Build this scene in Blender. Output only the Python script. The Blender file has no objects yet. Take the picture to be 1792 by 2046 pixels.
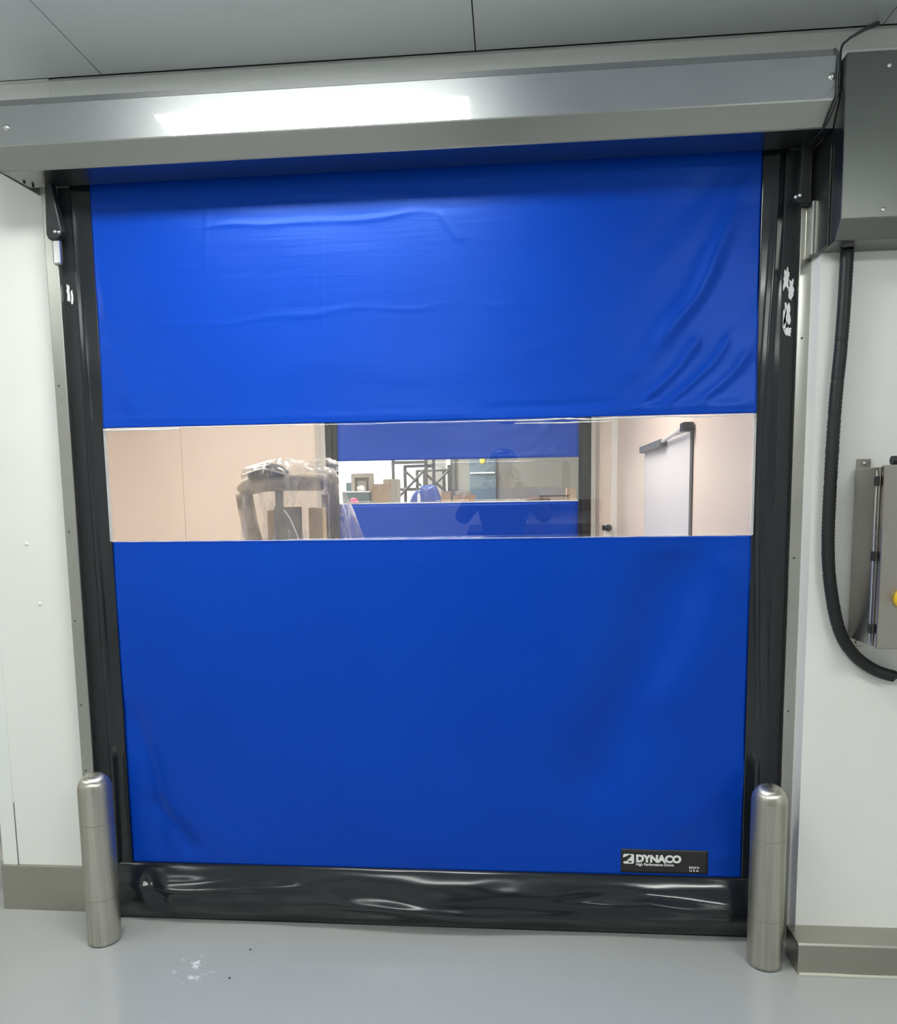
import bpy, bmesh, math, random
from mathutils import Vector, Matrix, noise
random.seed(7)
C = bpy.context.scene
COL = C.collection
PI = math.pi

# ------------------------------------------------------------------ camera
CY = -2.4602
F, PY = 1476.95, 1160.09
PITCH, YAW, ROLL = -0.10881, 0.082266, -0.014591
cam_d = bpy.data.cameras.new('camera')
cam = bpy.data.objects.new('camera', cam_d); COL.objects.link(cam)
Mz = Matrix.Rotation(YAW, 3, 'Z'); Mx = Matrix.Rotation(PITCH, 3, 'X')
r0, u0, f0 = Vector((1, 0, 0)), Vector((0, 0, 1)), Vector((0, 1, 0))
cr, sr = math.cos(ROLL), math.sin(ROLL)
M = Mz @ Mx
rt = M @ (cr * r0 + sr * u0); up = M @ (-sr * r0 + cr * u0); fw = M @ f0
cam.matrix_world = Matrix(((rt.x, up.x, -fw.x, 0), (rt.y, up.y, -fw.y, CY), (rt.z, up.z, -fw.z, 1.5), (0, 0, 0, 1)))
cam_d.sensor_fit = 'VERTICAL'; cam_d.sensor_height = 24.0
cam_d.lens = F / 2046 * 24.0
cam_d.shift_y = (PY - 1023) / 2046
cam_d.clip_start = 0.005; cam_d.clip_end = 60
C.camera = cam

# ------------------------------------------------------------------ world, exposure
w = bpy.data.worlds.new('world'); C.world = w; w.use_nodes = True
w.node_tree.nodes['Background'].inputs[0].default_value = (0.75, 0.82, 0.9, 1)
w.node_tree.nodes['Background'].inputs[1].default_value = 0.3
C.view_settings.view_transform = 'Standard'
C.view_settings.look = 'None'
C.view_settings.exposure = 1.22
C.view_settings.gamma = 1.0
C.view_settings.use_curve_mapping = False
E_NEAR = 12.5      # panel beside the roll-up door
E_LEFT = 5.0      # panels on the left and behind the photographer
E_ROOM = 6.5  # unseen panel added behind the photographer for general fill
E_RIGHT = 9.5  # unseen panel added to brighten the right wall
E_MID = 12.5
E_FAR = 26.0

# ------------------------------------------------------------------ materials
def mat(name, color=(0.8, 0.8, 0.8), rough=0.5, metal=0.0, spec=0.5, build=None, **kw):
    m = bpy.data.materials.new(name); m.use_nodes = True
    nt = m.node_tree; b = nt.nodes['Principled BSDF']
    b.inputs['Base Color'].default_value = (*color, 1)
    b.inputs['Roughness'].default_value = rough
    b.inputs['Metallic'].default_value = metal
    b.inputs['Specular IOR Level'].default_value = spec
    for k, v in kw.items():
        b.inputs[k.replace('_', ' ')].default_value = v
    if build: build(nt, b)
    return m

def tex_coord(nt, scale=(1, 1, 1), loc=(0, 0, 0)):
    t = nt.nodes.new('ShaderNodeTexCoord'); mp = nt.nodes.new('ShaderNodeMapping')
    mp.inputs['Scale'].default_value = scale; mp.inputs['Location'].default_value = loc
    nt.links.new(t.outputs['Object'], mp.inputs['Vector'])
    return mp.outputs['Vector']

def noise_node(nt, vec, scale, detail=3, rough=0.5):
    n = nt.nodes.new('ShaderNodeTexNoise')
    n.inputs['Scale'].default_value = scale; n.inputs['Detail'].default_value = detail
    n.inputs['Roughness'].default_value = rough
    nt.links.new(vec, n.inputs['Vector'])
    return n.outputs['Fac']

def ramp(nt, fac, stops):
    r = nt.nodes.new('ShaderNodeValToRGB')
    els = r.color_ramp.elements
    while len(els) < len(stops): els.new(0.5)
    for e, (p, c) in zip(els, stops):
        e.position = p; e.color = (*c, 1) if len(c) == 3 else c
    nt.links.new(fac, r.inputs['Fac'])
    return r.outputs['Color']

def vary(c1, c2, scale, vs=(1, 1, 1), rvar=None, bump=0, bscale=60, lo=0.35, hi=0.65):
    def f(nt, b):
        v = tex_coord(nt, vs)
        n = noise_node(nt, v, scale, 4)
        nt.links.new(ramp(nt, n, [(lo, c1), (hi, c2)]), b.inputs['Base Color'])
        if rvar:
            n2 = noise_node(nt, v, scale * 1.7, 3)
            nt.links.new(ramp(nt, n2, [(0.3, (rvar[0],) * 3), (0.7, (rvar[1],) * 3)]), b.inputs['Roughness'])
        if bump:
            n3 = noise_node(nt, tex_coord(nt, vs), bscale, 3)
            bp = nt.nodes.new('ShaderNodeBump'); bp.inputs['Strength'].default_value = bump
            bp.inputs['Distance'].default_value = 0.002
            nt.links.new(n3, bp.inputs['Height']); nt.links.new(bp.outputs[0], b.inputs['Normal'])
    return f

M_WALL = mat('white_wall_panel', rough=0.35, build=vary((0.83, 0.83, 0.80), (0.87, 0.87, 0.85), 1.3, bump=0.02, bscale=25))
M_TRIM = mat('white_trim', (0.84, 0.86, 0.83), 0.4)
M_CEIL = mat('ceiling_panel', rough=0.32, build=vary((0.74, 0.80, 0.84), (0.77, 0.81, 0.83), 0.8))
M_DARKGAP = mat('joint_gap', (0.09, 0.09, 0.09), 0.8)
M_BEIGE = mat('beige_panel', rough=0.4, build=vary((0.74, 0.64, 0.56), (0.80, 0.70, 0.62), 1.6, vs=(1, 1, 0.6), lo=0.3, hi=0.7))
M_GREYWALL = mat('grey_panel', (0.24, 0.225, 0.20), 0.5)
M_BRIGHTWALL = mat('bright_white_wall', (0.9, 0.9, 0.88), 0.5)

def floor_nodes(nt, b):
    v = tex_coord(nt)
    n = noise_node(nt, v, 1.1, 4)
    base = ramp(nt, n, [(0.3, (0.425, 0.435, 0.425)), (0.7, (0.465, 0.475, 0.46))])
    # pale scuffs on the epoxy
    n2 = noise_node(nt, v, 22, 4, 0.6)
    mask = ramp(nt, n2, [(0.55, (0, 0, 0)), (0.66, (1, 1, 1))])
    g = nt.nodes.new('ShaderNodeTexGradient'); g.gradient_type = 'SPHERICAL'
    g2v = tex_coord(nt, (11, 11, 11), (1.022 * 11, 0.287 * 11, 0))
    nt.links.new(g2v, g.inputs['Vector'])
    mul = nt.nodes.new('ShaderNodeMath'); mul.operation = 'MULTIPLY'
    nt.links.new(mask, mul.inputs[0]); nt.links.new(g.outputs['Fac'], mul.inputs[1])
    mul2 = nt.nodes.new('ShaderNodeMath'); mul2.operation = 'MULTIPLY'; mul2.inputs[1].default_value = 1.8; mul2.use_clamp = True
    nt.links.new(mul.outputs[0], mul2.inputs[0])
    mx = nt.nodes.new('ShaderNodeMixRGB'); mx.inputs[2].default_value = (0.85, 0.86, 0.86, 1)
    nt.links.new(mul2.outputs[0], mx.inputs[0]); nt.links.new(base, mx.inputs[1])
    nt.links.new(mx.outputs[0], b.inputs['Base Color'])
    nt.links.new(ramp(nt, noise_node(nt, v, 6, 3), [(0.3, (0.16,) * 3), (0.7, (0.26,) * 3)]), b.inputs['Roughness'])
    bp = nt.nodes.new('ShaderNodeBump'); bp.inputs['Strength'].default_value = 0.25; bp.inputs['Distance'].default_value = 0.003
    nt.links.new(noise_node(nt, v, 7, 3), bp.inputs['Height']); nt.links.new(bp.outputs[0], b.inputs['Normal'])
M_FLOOR = mat('grey_epoxy', rough=0.22, build=floor_nodes)

def steel(name, c=(0.60, 0.60, 0.58), r=(0.2, 0.32), vs=(1, 1, 1), sc=30, bump=0.06, bs=60, stain=0.85):
    def f(nt, b):
        v = tex_coord(nt, vs)
        n = noise_node(nt, tex_coord(nt), 3.2, 2, 0.5)
        d = tuple(x * stain for x in c)
        nt.links.new(ramp(nt, n, [(0.25, d), (0.65, c)]), b.inputs['Base Color'])
        n2 = noise_node(nt, v, sc, 3)
        nt.links.new(ramp(nt, n2, [(0.3, (r[0],) * 3), (0.7, (r[1],) * 3)]), b.inputs['Roughness'])
        if bump:
            bp = nt.nodes.new('ShaderNodeBump'); bp.inputs['Strength'].default_value = bump; bp.inputs['Distance'].default_value = 0.001
            nt.links.new(noise_node(nt, v, bs, 3), bp.inputs['Height']); nt.links.new(bp.outputs[0], b.inputs['Normal'])
    return mat(name, c, 0.25, 1.0, build=f)

def two_lobe_steel(name, c, r1, r2, fac):
    m = bpy.data.materials.new(name); m.use_nodes = True; nt = m.node_tree
    nt.nodes.remove(nt.nodes['Principled BSDF'])
    out = nt.nodes['Material Output']
    a = nt.nodes.new('ShaderNodeBsdfAnisotropic'); b = nt.nodes.new('ShaderNodeBsdfAnisotropic')
    n = noise_node(nt, tex_coord(nt, (1, 1, 1)), 4, 5, 0.6)
    col = ramp(nt, n, [(0.25, tuple(x * 0.90 for x in c)), (0.65, c)])
    for s, r in ((a, r1), (b, r2)):
        s.inputs['Roughness'].default_value = r; nt.links.new(col, s.inputs['Color'])
    mx = nt.nodes.new('ShaderNodeMixShader'); mx.inputs[0].default_value = fac
    nt.links.new(a.outputs[0], mx.inputs[1]); nt.links.new(b.outputs[0], mx.inputs[2]); nt.links.new(mx.outputs[0], out.inputs[0])
    return m

M_HOUSING = two_lobe_steel('polished_housing_steel', (0.58, 0.595, 0.59), 0.03, 0.42, 0.33)
M_HOUSING2 = mat('dull_housing_steel', (0.405, 0.41, 0.395), 0.28, 1.0, build=vary((0.39, 0.395, 0.38), (0.42, 0.425, 0.41), 2.0, lo=0.2, hi=0.8))
M_GUIDE = steel('guide_steel', (0.50, 0.50, 0.46), (0.26, 0.34), vs=(1, 1, 0.15))
def bollard_nodes(nt, b):
    tg = nt.nodes.new('ShaderNodeTangent'); tg.direction_type = 'RADIAL'; tg.axis = 'Z'
    nt.links.new(tg.outputs[0], b.inputs['Tangent'])
    b.inputs['Anisotropic'].default_value = 0.85
    v = tex_coord(nt, (1, 1, 0.03))
    nt.links.new(ramp(nt, noise_node(nt, v, 55, 3), [(0.3, (0.44, 0.42, 0.37)), (0.7, (0.66, 0.63, 0.56))]), b.inputs['Base Color'])
    bp = nt.nodes.new('ShaderNodeBump'); bp.inputs['Strength'].default_value = 0.15; bp.inputs['Distance'].default_value = 0.001
    nt.links.new(noise_node(nt, tex_coord(nt, (1, 1, 0.02)), 90, 2), bp.inputs['Height']); nt.links.new(bp.outputs[0], b.inputs['Normal'])
M_BOLLARD = mat('brushed_bollard_steel', (0.5, 0.47, 0.42), 0.33, 1.0, build=bollard_nodes)
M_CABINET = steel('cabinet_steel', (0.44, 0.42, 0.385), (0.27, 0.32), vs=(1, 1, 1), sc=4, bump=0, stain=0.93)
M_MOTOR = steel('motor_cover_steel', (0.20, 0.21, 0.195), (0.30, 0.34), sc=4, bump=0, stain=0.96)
M_CURB = steel('curb_steel', (0.46, 0.45, 0.395), (0.30, 0.38), sc=5, bump=0.0, stain=0.9)
M_PALEGUIDE = mat('pale_guide', (0.50, 0.49, 0.46), 0.5)
M_SCREW = mat('bright_screw', (0.75, 0.75, 0.74), 0.2, 1.0)
def blue_nodes(nt, b):
    v = tex_coord(nt)
    nt.links.new(ramp(nt, noise_node(nt, v, 2.0, 4), [(0.35, (0.0002, 0.048, 0.45)), (0.65, (0.0002, 0.054, 0.48))]), b.inputs['Base Color'])
    b.inputs['Specular Tint'].default_value = (0.20, 0.36, 0.95, 1)
    v2 = tex_coord(nt, (0.5, 1, 7))
    bp = nt.nodes.new('ShaderNodeBump'); bp.inputs['Strength'].default_value = 0.28; bp.inputs['Distance'].default_value = 0.003
    nt.links.new(noise_node(nt, v2, 6, 4, 0.55), bp.inputs['Height']); nt.links.new(bp.outputs[0], b.inputs['Normal'])
M_BLUE = mat('blue_vinyl', rough=0.35, spec=0.8, build=blue_nodes)
M_BLACKV = mat('black_vinyl', (0.010, 0.013, 0.017), 0.22, spec=0.6, build=vary((0.009, 0.012, 0.016), (0.013, 0.016, 0.020), 3, rvar=(0.14, 0.20)))
M_BRUSH = mat('black_brush_seal', (0.012, 0.014, 0.017), 0.55)
M_BLACK = mat('black_plastic', (0.018, 0.02, 0.022), 0.35)
M_BLACKM = mat('black_conduit', (0.009, 0.011, 0.012), 0.45)
M_WHITE = mat('white_print', (0.85, 0.85, 0.83), 0.6)
M_STICK = mat('torn_white_sticker', (0.80, 0.82, 0.83), 0.6)
M_LABEL = mat('black_label', (0.022, 0.022, 0.022), 0.5)
M_YELLOW = mat('yellow_plastic', (0.85, 0.55, 0.02), 0.35)
M_CAULK = mat('pale_caulk', (0.62, 0.61, 0.52), 0.7)
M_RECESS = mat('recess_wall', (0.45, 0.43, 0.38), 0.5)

def clear_sheet(name, tint, gloss, rough, haze=0.0, hazecol=(0.9, 0.9, 0.9)):
    m = bpy.data.materials.new(name); m.use_nodes = True; nt = m.node_tree
    nt.nodes.remove(nt.nodes['Principled BSDF']); out = nt.nodes['Material Output']
    t = nt.nodes.new('ShaderNodeBsdfTransparent'); t.inputs[0].default_value = (*tint, 1)
    g = nt.nodes.new('ShaderNodeBsdfGlossy'); g.inputs['Roughness'].default_value = rough
    mx = nt.nodes.new('ShaderNodeMixShader'); mx.inputs[0].default_value = gloss
    nt.links.new(t.outputs[0], mx.inputs[1]); nt.links.new(g.outputs[0], mx.inputs[2])
    last = mx
    if haze:
        d = nt.nodes.new('ShaderNodeBsdfDiffuse'); d.inputs[0].default_value = (*hazecol, 1)
        m2 = nt.nodes.new('ShaderNodeMixShader'); m2.inputs[0].default_value = haze
        nt.links.new(mx.outputs[0], m2.inputs[1]); nt.links.new(d.outputs[0], m2.inputs[2]); last = m2
    nt.links.new(last.outputs[0], out.inputs[0])
    return m
M_CLEAR = clear_sheet('clear_pvc', (0.985, 0.985, 0.98), 0.065, 0.0, 0.004)
M_CLEARSEAM = clear_sheet('clear_pvc_weld', (0.97, 0.97, 0.97), 0.12, 0.1, 0.35)
M_WRAP = clear_sheet('plastic_film', (0.97, 0.97, 0.96), 0.07, 0.14, 0.13)

def uneven_haze(m):
    nt = m.node_tree
    mixes = [n for n in nt.nodes if n.type == 'MIX_SHADER']
    last = [n for n in mixes if any(l.to_node.type == 'OUTPUT_MATERIAL' for l in n.outputs[0].links)][0]
    n = noise_node(nt, tex_coord(nt, (5, 5, 1.2)), 3.0, 4, 0.6)
    nt.links.new(ramp(nt, n, [(0.40, (0.05,) * 3), (0.56, (0.16,) * 3), (0.64, (0.55,) * 3)]), last.inputs[0])
uneven_haze(M_WRAP)
def emit(name, color, s):
    m = bpy.data.materials.new(name); m.use_nodes = True; nt = m.node_tree
    b = nt.nodes['Principled BSDF']
    b.inputs['Base Color'].default_value = (0.8, 0.8, 0.8, 1)
    b.inputs['Emission Color'].default_value = (*color, 1); b.inputs['Emission Strength'].default_value = s
    return m

# ------------------------------------------------------------------ mesh helpers
def finish(name, bm, m, parent=None, smooth=False, bevel=0, kind=None, seg=2):
    me = bpy.data.meshes.new(name); bm.normal_update(); bm.to_mesh(me); bm.free()
    ms = m if isinstance(m, (list, tuple)) else [m]
    for x in ms: me.materials.append(x)
    o = bpy.data.objects.new(name, me); COL.objects.link(o)
    if smooth:
        for p in me.polygons: p.use_smooth = True
    if bevel:
        md = o.modifiers.new('bevel', 'BEVEL'); md.width = bevel; md.segments = seg; md.limit_method = 'ANGLE'; md.angle_limit = 0.6
    if parent: o.parent = parent
    if kind: o['kind'] = kind
    return o

def box(bm, x0, x1, y0, y1, z0, z1):
    vs = [bm.verts.new((x, y, z)) for x in (x0, x1) for y in (y0, y1) for z in (z0, z1)]
    for f in ((0, 1, 3, 2), (4, 6, 7, 5), (0, 4, 5, 1), (2, 3, 7, 6), (0, 2, 6, 4), (1, 5, 7, 3)):
        bm.faces.new([vs[i] for i in f])
    return vs

def boxo(name, dims, m, parent=None, bevel=0.0, kind=None):
    bm = bmesh.new(); box(bm, *dims)
    return finish(name, bm, m, parent, bevel=bevel, kind=kind)

def cyl(bm, p0, p1, r0, r1=None, n=20, caps=True):
    p0, p1 = Vector(p0), Vector(p1); r1 = r0 if r1 is None else r1
    d = (p1 - p0).normalized(); a = d.orthogonal().normalized(); b = d.cross(a)
    R0 = [bm.verts.new(p0 + r0 * (a * math.cos(2 * PI * i / n) + b * math.sin(2 * PI * i / n))) for i in range(n)]
    R1 = [bm.verts.new(p1 + r1 * (a * math.cos(2 * PI * i / n) + b * math.sin(2 * PI * i / n))) for i in range(n)]
    for i in range(n):
        bm.faces.new((R0[i], R0[(i + 1) % n], R1[(i + 1) % n], R1[i]))
    if caps: bm.faces.new(R0[::-1]); bm.faces.new(R1)

def lathe(bm, prof, n=40, c=(0, 0, 0), axis='Z'):
    rings = []
    for r, h in prof:
        ring = []
        for i in range(n):
            a = 2 * PI * i / n
            if axis == 'Z': p = (c[0] + r * math.cos(a), c[1] + r * math.sin(a), c[2] + h)
            else: p = (c[0] + r * math.cos(a), c[1] - h, c[2] + r * math.sin(a))
            ring.append(bm.verts.new(p))
        rings.append(ring)
    for A, B in zip(rings, rings[1:]):
        for i in range(n): bm.faces.new((A[i], A[(i + 1) % n], B[(i + 1) % n], B[i]))
    bm.faces.new(rings[0][::-1]); bm.faces.new(rings[-1])

def spline(pts, k=8):
    P = [Vector(p) for p in pts]; out = []
    for i in range(len(P) - 1):
        a, b, c, d = P[max(i - 1, 0)], P[i], P[i + 1], P[min(i + 2, len(P) - 1)]
        for j in range(k):
            t = j / k
            out.append(0.5 * ((2 * b) + (c - a) * t + (2 * a - 5 * b + 4 * c - d) * t * t + (3 * b - a - 3 * c + d) * t ** 3))
    out.append(P[-1]); return out

def tube(bm, pts, r, n=12, k=8, rf=None):
    pts = spline(pts, k) if k > 1 else [Vector(p) for p in pts]
    rings = []; a = None
    for i, p in enumerate(pts):
        d = (pts[min(i + 1, len(pts) - 1)] - pts[max(i - 1, 0)]).normalized()
        if a is None: a = d.orthogonal().normalized()
        a = (a - d * a.dot(d)).normalized(); b = d.cross(a)
        rr = rf(i / (len(pts) - 1)) if rf else r
        rings.append([bm.verts.new(p + rr * (a * math.cos(2 * PI * j / n) + b * math.sin(2 * PI * j / n))) for j in range(n)])
    for A, B in zip(rings, rings[1:]):
        for j in range(n): bm.faces.new((A[j], A[(j + 1) % n], B[(j + 1) % n], B[j]))
    bm.faces.new(rings[0][::-1]); bm.faces.new(rings[-1])

def prism_x(bm, prof, x0, x1):
    """profile of (y, z) points extruded along x"""
    A = [bm.verts.new((x0, y, z)) for y, z in prof]; B = [bm.verts.new((x1, y, z)) for y, z in prof]
    n = len(prof); fs = []
    for i in range(n): fs.append(bm.faces.new((A[i], A[(i + 1) % n], B[(i + 1) % n], B[i])))
    bm.faces.new(A[::-1]); bm.faces.new(B)
    bmesh.ops.recalc_face_normals(bm, faces=bm.faces[:])
    return fs

def poly_y(bm, pts, y0, y1):
    """polygon of (x, z) points given depth from y0 to y1"""
    A = [bm.verts.new((x, y0, z)) for x, z in pts]; B = [bm.verts.new((x, y1, z)) for x, z in pts]
    n = len(pts)
    for i in range(n): bm.faces.new((A[i], A[(i + 1) % n], B[(i + 1) % n], B[i]))
    bm.faces.new(A[::-1]); bm.faces.new(B)
    bmesh.ops.recalc_face_normals(bm, faces=bm.faces[:])

def sheet(bm, x0, x1, z0, z1, nx, nz, fy, th=0.002, fx=None):
    """a hanging sheet with thickness; fy(x, z) is its y"""
    G = []
    for s in (0, 1):
        g = []
        for j in range(nz + 1):
            row = []
            for i in range(nx + 1):
                x = x0 + (x1 - x0) * i / nx; z = z0 + (z1 - z0) * j / nz
                xx = x + (fx(x, z) if fx else 0)
                row.append(bm.verts.new((xx, fy(x, z) + s * th, z)))
            g.append(row)
        G.append(g)
    for s, g in enumerate(G):
        for j in range(nz):
            for i in range(nx):
                q = (g[j][i], g[j][i + 1], g[j + 1][i + 1], g[j + 1][i])
                bm.faces.new(q if s == 0 else q[::-1])
    a, b = G
    for i in range(nx):
        bm.faces.new((a[0][i + 1], a[0][i], b[0][i], b[0][i + 1])); bm.faces.new((a[nz][i], a[nz][i + 1], b[nz][i + 1], b[nz][i]))
    for j in range(nz):
        bm.faces.new((a[j][0], a[j + 1][0], b[j + 1][0], b[j][0])); bm.faces.new((a[j + 1][nx], a[j][nx], b[j][nx], b[j + 1][nx]))

def screw(name, x, y, z, r, parent, m=None, h=0.004):
    bm = bmesh.new(); lathe(bm, [(r * 1.25, 0), (r * 1.25, h * 0.25), (r, h * 0.4), (r * 0.8, h * 0.85), (r * 0.3, h)], 16, (x, y, z), 'Y')
    bmesh.ops.recalc_face_normals(bm, faces=bm.faces[:])
    return finish(name, bm, m or M_SCREW, parent, smooth=True)

def thing(name, label, cat, loc=(0, 0, 0), rz=0, group=None):
    o = bpy.data.objects.new(name, None); COL.objects.link(o)
    o.empty_display_size = 0.1
    o.location = loc; o.rotation_euler = (0, 0, rz); o['label'] = label; o['category'] = cat
    if group: o['group'] = group
    return o
def tag(o, label, cat, group=None):
    o['label'] = label; o['category'] = cat
    if group: o['group'] = group
    return o

# ================================================================== SETTING
XL, XR, YB, ZC = -4.6, 3.4, -6.2, 2.90      # near room
ZF2 = 0.10                                  # floor level beyond the door
S = 'structure'
boxo('floor', (XL - 0.1, XR + 0.1, YB - 0.1, 0.25, -0.1, 0.0), M_FLOOR, kind=S)
# ceiling in panels 1.22 m wide with dark joints between
bm = bmesh.new()
xj = [XL] + [-0.096 + 1.224 * k for k in range(-3, 3)] + [XR]
xj = [x for x in xj if XL <= x <= XR]
for a, b in zip(xj, xj[1:]):
    box(bm, a + (0.002 if a > XL else 0), b - 0.002, YB, 0.026, ZC, ZC + 0.04)
finish('ceiling', bm, M_CEIL, kind=S)
boxo('ceiling_joint_backing', (XL - 0.1, XR + 0.1, YB - 0.1, 0.6, ZC + 0.012, ZC + 0.1), M_DARKGAP, kind=S).name = 'ceiling_backing'
# front wall round the door opening
XO0, XO1 = -1.50, 0.925
bm = bmesh.new(); box(bm, -1.885, XO0 - 0.005, 0.03, 0.19, 0, ZC); finish('wall_front_left', bm, M_WALL, kind=S)
boxo('wall_front_lintel', (XO0 - 0.005, XR, 0.05, 0.19, 2.50, ZC + 0.01), M_WALL, kind=S)
boxo('wall_front_right', (XO1, XR, -0.10, 0.19, 0, 2.765), M_WALL, kind=S)
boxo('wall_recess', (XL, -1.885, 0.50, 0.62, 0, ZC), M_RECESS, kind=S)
boxo('wall_left', (XL - 0.1, XL, YB, 0.6, 0, ZC), M_WALL, kind=S)
boxo('wall_right', (XR, XR + 0.1, YB, 0.19, 0, ZC), M_WALL, kind=S)
boxo('wall_back', (XL, XR, YB - 0.1, YB, 0, ZC), M_WALL, kind=S)
boxo('floor_recess', (XL - 0.1, -1.885, 0.25, 0.6, -0.1, 0.0), M_FLOOR, kind=S)
# corner trim, pale, at the outer left corner of the front wall
boxo('trim_1', (-1.888, -1.832, 0.026, 0.03, 0.172, ZC), M_TRIM, kind=S)
boxo('trim_2', (-1.832, -1.830, 0.0285, 0.0302, 0.172, 0.41), M_DARKGAP, kind=S)
# cove trim along the ceiling above the door
bm = bmesh.new(); prism_x(bm, [(0.05, ZC), (0.034, ZC), (0.028, ZC - 0.012), (0.040, ZC - 0.085), (0.05, ZC - 0.09)], -1.885, XR)
finish('trim_3', bm, M_TRIM, kind=S)
# baseboards
bm = bmesh.new(); box(bm, -1.892, XO0 - 0.02, 0.016, 0.03, 0.0, 0.172)
o = finish('baseboard_left', bm, M_CURB, kind=S, bevel=0.002)
bm = bmesh.new(); prism_x(bm, [(-0.10, 0), (-0.204, 0), (-0.204, 0.098), (-0.199, 0.103), (-0.10, 0.104)], 0.897, XR)
finish('baseboard_right', bm, M_CURB, kind=S)
bm = bmesh.new()
tube(bm, [(0.90 + 0.1 * i, -0.206 + 0.0015 * math.sin(i * 2.3), 0.003) for i in range(25)], 0.0055, 8, 3)
finish('trim_4', bm, M_CAULK, kind=S)
boxo('baseboard_recess', (XL, -1.885, 0.485, 0.5, 0, 0.17), M_CURB, kind=S)

# room beyond the door
boxo('floor_middle', (-4.4, 1.25, 0.19, 4.32, -0.1, ZF2), M_FLOOR, kind=S)
boxo('ceiling_middle', (-4.4, 1.25, 0.19, 4.32, 3.0, 3.1), M_CEIL, kind=S)
bm = bmesh.new()
box(bm, 0.955, 1.15, 0.19, 1.50, ZF2, 3.0); box(bm, 0.955, 1.15, 2.88, 4.32, ZF2, 3.0); box(bm, 0.955, 1.15, 1.50, 2.88, 1.875, 3.0)
finish('wall_middle_right', bm, M_BEIGE, kind=S)
boxo('wall_middle_left', (-4.5, -4.4, 0.19, 4.32, ZF2, 3.0), M_BEIGE, kind=S)
boxo('wall_middle_front', (-4.4, -1.885, 0.62, 0.70, ZF2, 3.0), M_BEIGE, kind=S)
bm = bmesh.new()
box(bm, -4.4, -3.004, 4.22, 4.32, ZF2, 3.0); box(bm, -2.998, -1.735, 4.22, 4.32, ZF2, 3.0)
box(bm, -3.01, -2.99, 4.228, 4.32, ZF2, 3.0)
box(bm, 0.785, 0.955, 4.22, 4.32, ZF2, 3.0); box(bm, -1.735, 0.785, 4.24, 4.32, 2.55, 3.0)
finish('wall_middle_back', bm, M_BEIGE, kind=S)
boxo('trim_8', (-1.735, -1.687, 4.19, 4.30, ZF2, 2.6), M_PALEGUIDE, kind=S)
boxo('trim_9', (0.767, 0.785, 4.19, 4.30, ZF2, 2.6), M_PALEGUIDE, kind=S)
boxo('trim_5', (0.90, 0.955, 4.19, 4.22, ZF2, 3.0), M_TRIM, kind=S, bevel=0.004)
# third room
boxo('floor_far', (-5.5, 4.0, 4.32, 12.6, -0.1, ZF2), M_FLOOR, kind=S)
boxo('ceiling_far', (-5.5, 4.0, 4.32, 12.6, 4.2, 4.3), M_CEIL, kind=S)
boxo('wall_far_left', (-5.6, -5.5, 4.32, 12.6, ZF2, 4.2), M_BRIGHTWALL, kind=S)
boxo('wall_far_right', (4.0, 4.1, 4.32, 12.6, ZF2, 4.2), M_GREYWALL, kind=S)
boxo('wall_far_white', (-5.5, -1.62, 12.0, 12.2, ZF2, 4.2), M_BRIGHTWALL, kind=S)
boxo('wall_far_grey', (-1.62, 4.0, 12.02, 12.2, ZF2, 4.2), M_GREYWALL, kind=S)
bm = bmesh.new(); box(bm, -5.5, -1.775, 4.32, 4.36, ZF2, 4.2); box(bm, 0.82, 4.0, 4.32, 4.36, ZF2, 4.2); box(bm, -1.775, 0.82, 4.32, 4.36, 2.55, 4.2)
finish('wall_far_front', bm, M_BRIGHTWALL, kind=S)

# ================================================================== LIGHTS
def ceiling_light(x0, x1, y0, y1, z, col, s, label, group):
    t = thing('ceiling_light', label, 'light', ((x0 + x1) / 2, (y0 + y1) / 2, z), 0, group)
    hx, hy = (x1 - x0) / 2, (y1 - y0) / 2; f = 0.022
    bm = bmesh.new()
    box(bm, -hx - f, hx + f, -hy - f, -hy, -0.012, 0); box(bm, -hx - f, hx + f, hy, hy + f, -0.012, 0)
    box(bm, -hx - f, -hx, -hy, hy, -0.012, 0); box(bm, hx, hx + f, -hy, hy, -0.012, 0)
    finish('frame', bm, M_TRIM, t)
    boxo('diffuser', (-hx, hx, -hy, hy, -0.007, -0.001), emit('led_diffuser', col, s), t)
    return t
COOL = (0.97, 1.0, 0.96); WARM = (1.0, 0.93, 0.84)
G = 'panel lights in the ceiling of the near room'
ceiling_light(-1.262, -0.133, -1.00, -0.67, ZC, COOL, E_NEAR, 'long white panel light in the ceiling nearest the blue door', G)
ceiling_light(-3.75, -2.62, -1.9, -1.3, ZC, COOL, E_LEFT, 'white panel light in the ceiling on the far left', G)
ceiling_light(-1.262, -0.133, -3.7, -3.1, ZC, COOL, E_ROOM, 'unseen white panel light added in the ceiling behind the photographer', G)  # added fill panel, out of view
ceiling_light(-3.75, -2.62, -5.0, -4.4, ZC, COOL, E_LEFT, 'white panel light in the ceiling at the back left corner', G)
ceiling_light(1.15, 2.28, -3.4, -2.8, ZC, COOL, E_RIGHT, 'unseen white panel light added in the ceiling at the back right', G)  # added out of view to lift the right wall
G2 = 'panel lights in the ceiling beyond the blue door'
ceiling_light(-2.9, -1.7, 1.9, 2.5, 3.0, WARM, E_MID, 'warm panel light over the left of the middle room', G2)
ceiling_light(-0.9, 0.3, 1.6, 2.2, 3.0, WARM, E_MID, 'warm panel light over the right of the middle room', G2)
G3 = 'panel lights in the ceiling of the furthest room'
ceiling_light(-4.2, -2.4, 9.4, 11.0, 4.2, (1, 1, 1), E_FAR, 'white panel light over the left of the furthest room', G3)
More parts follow.
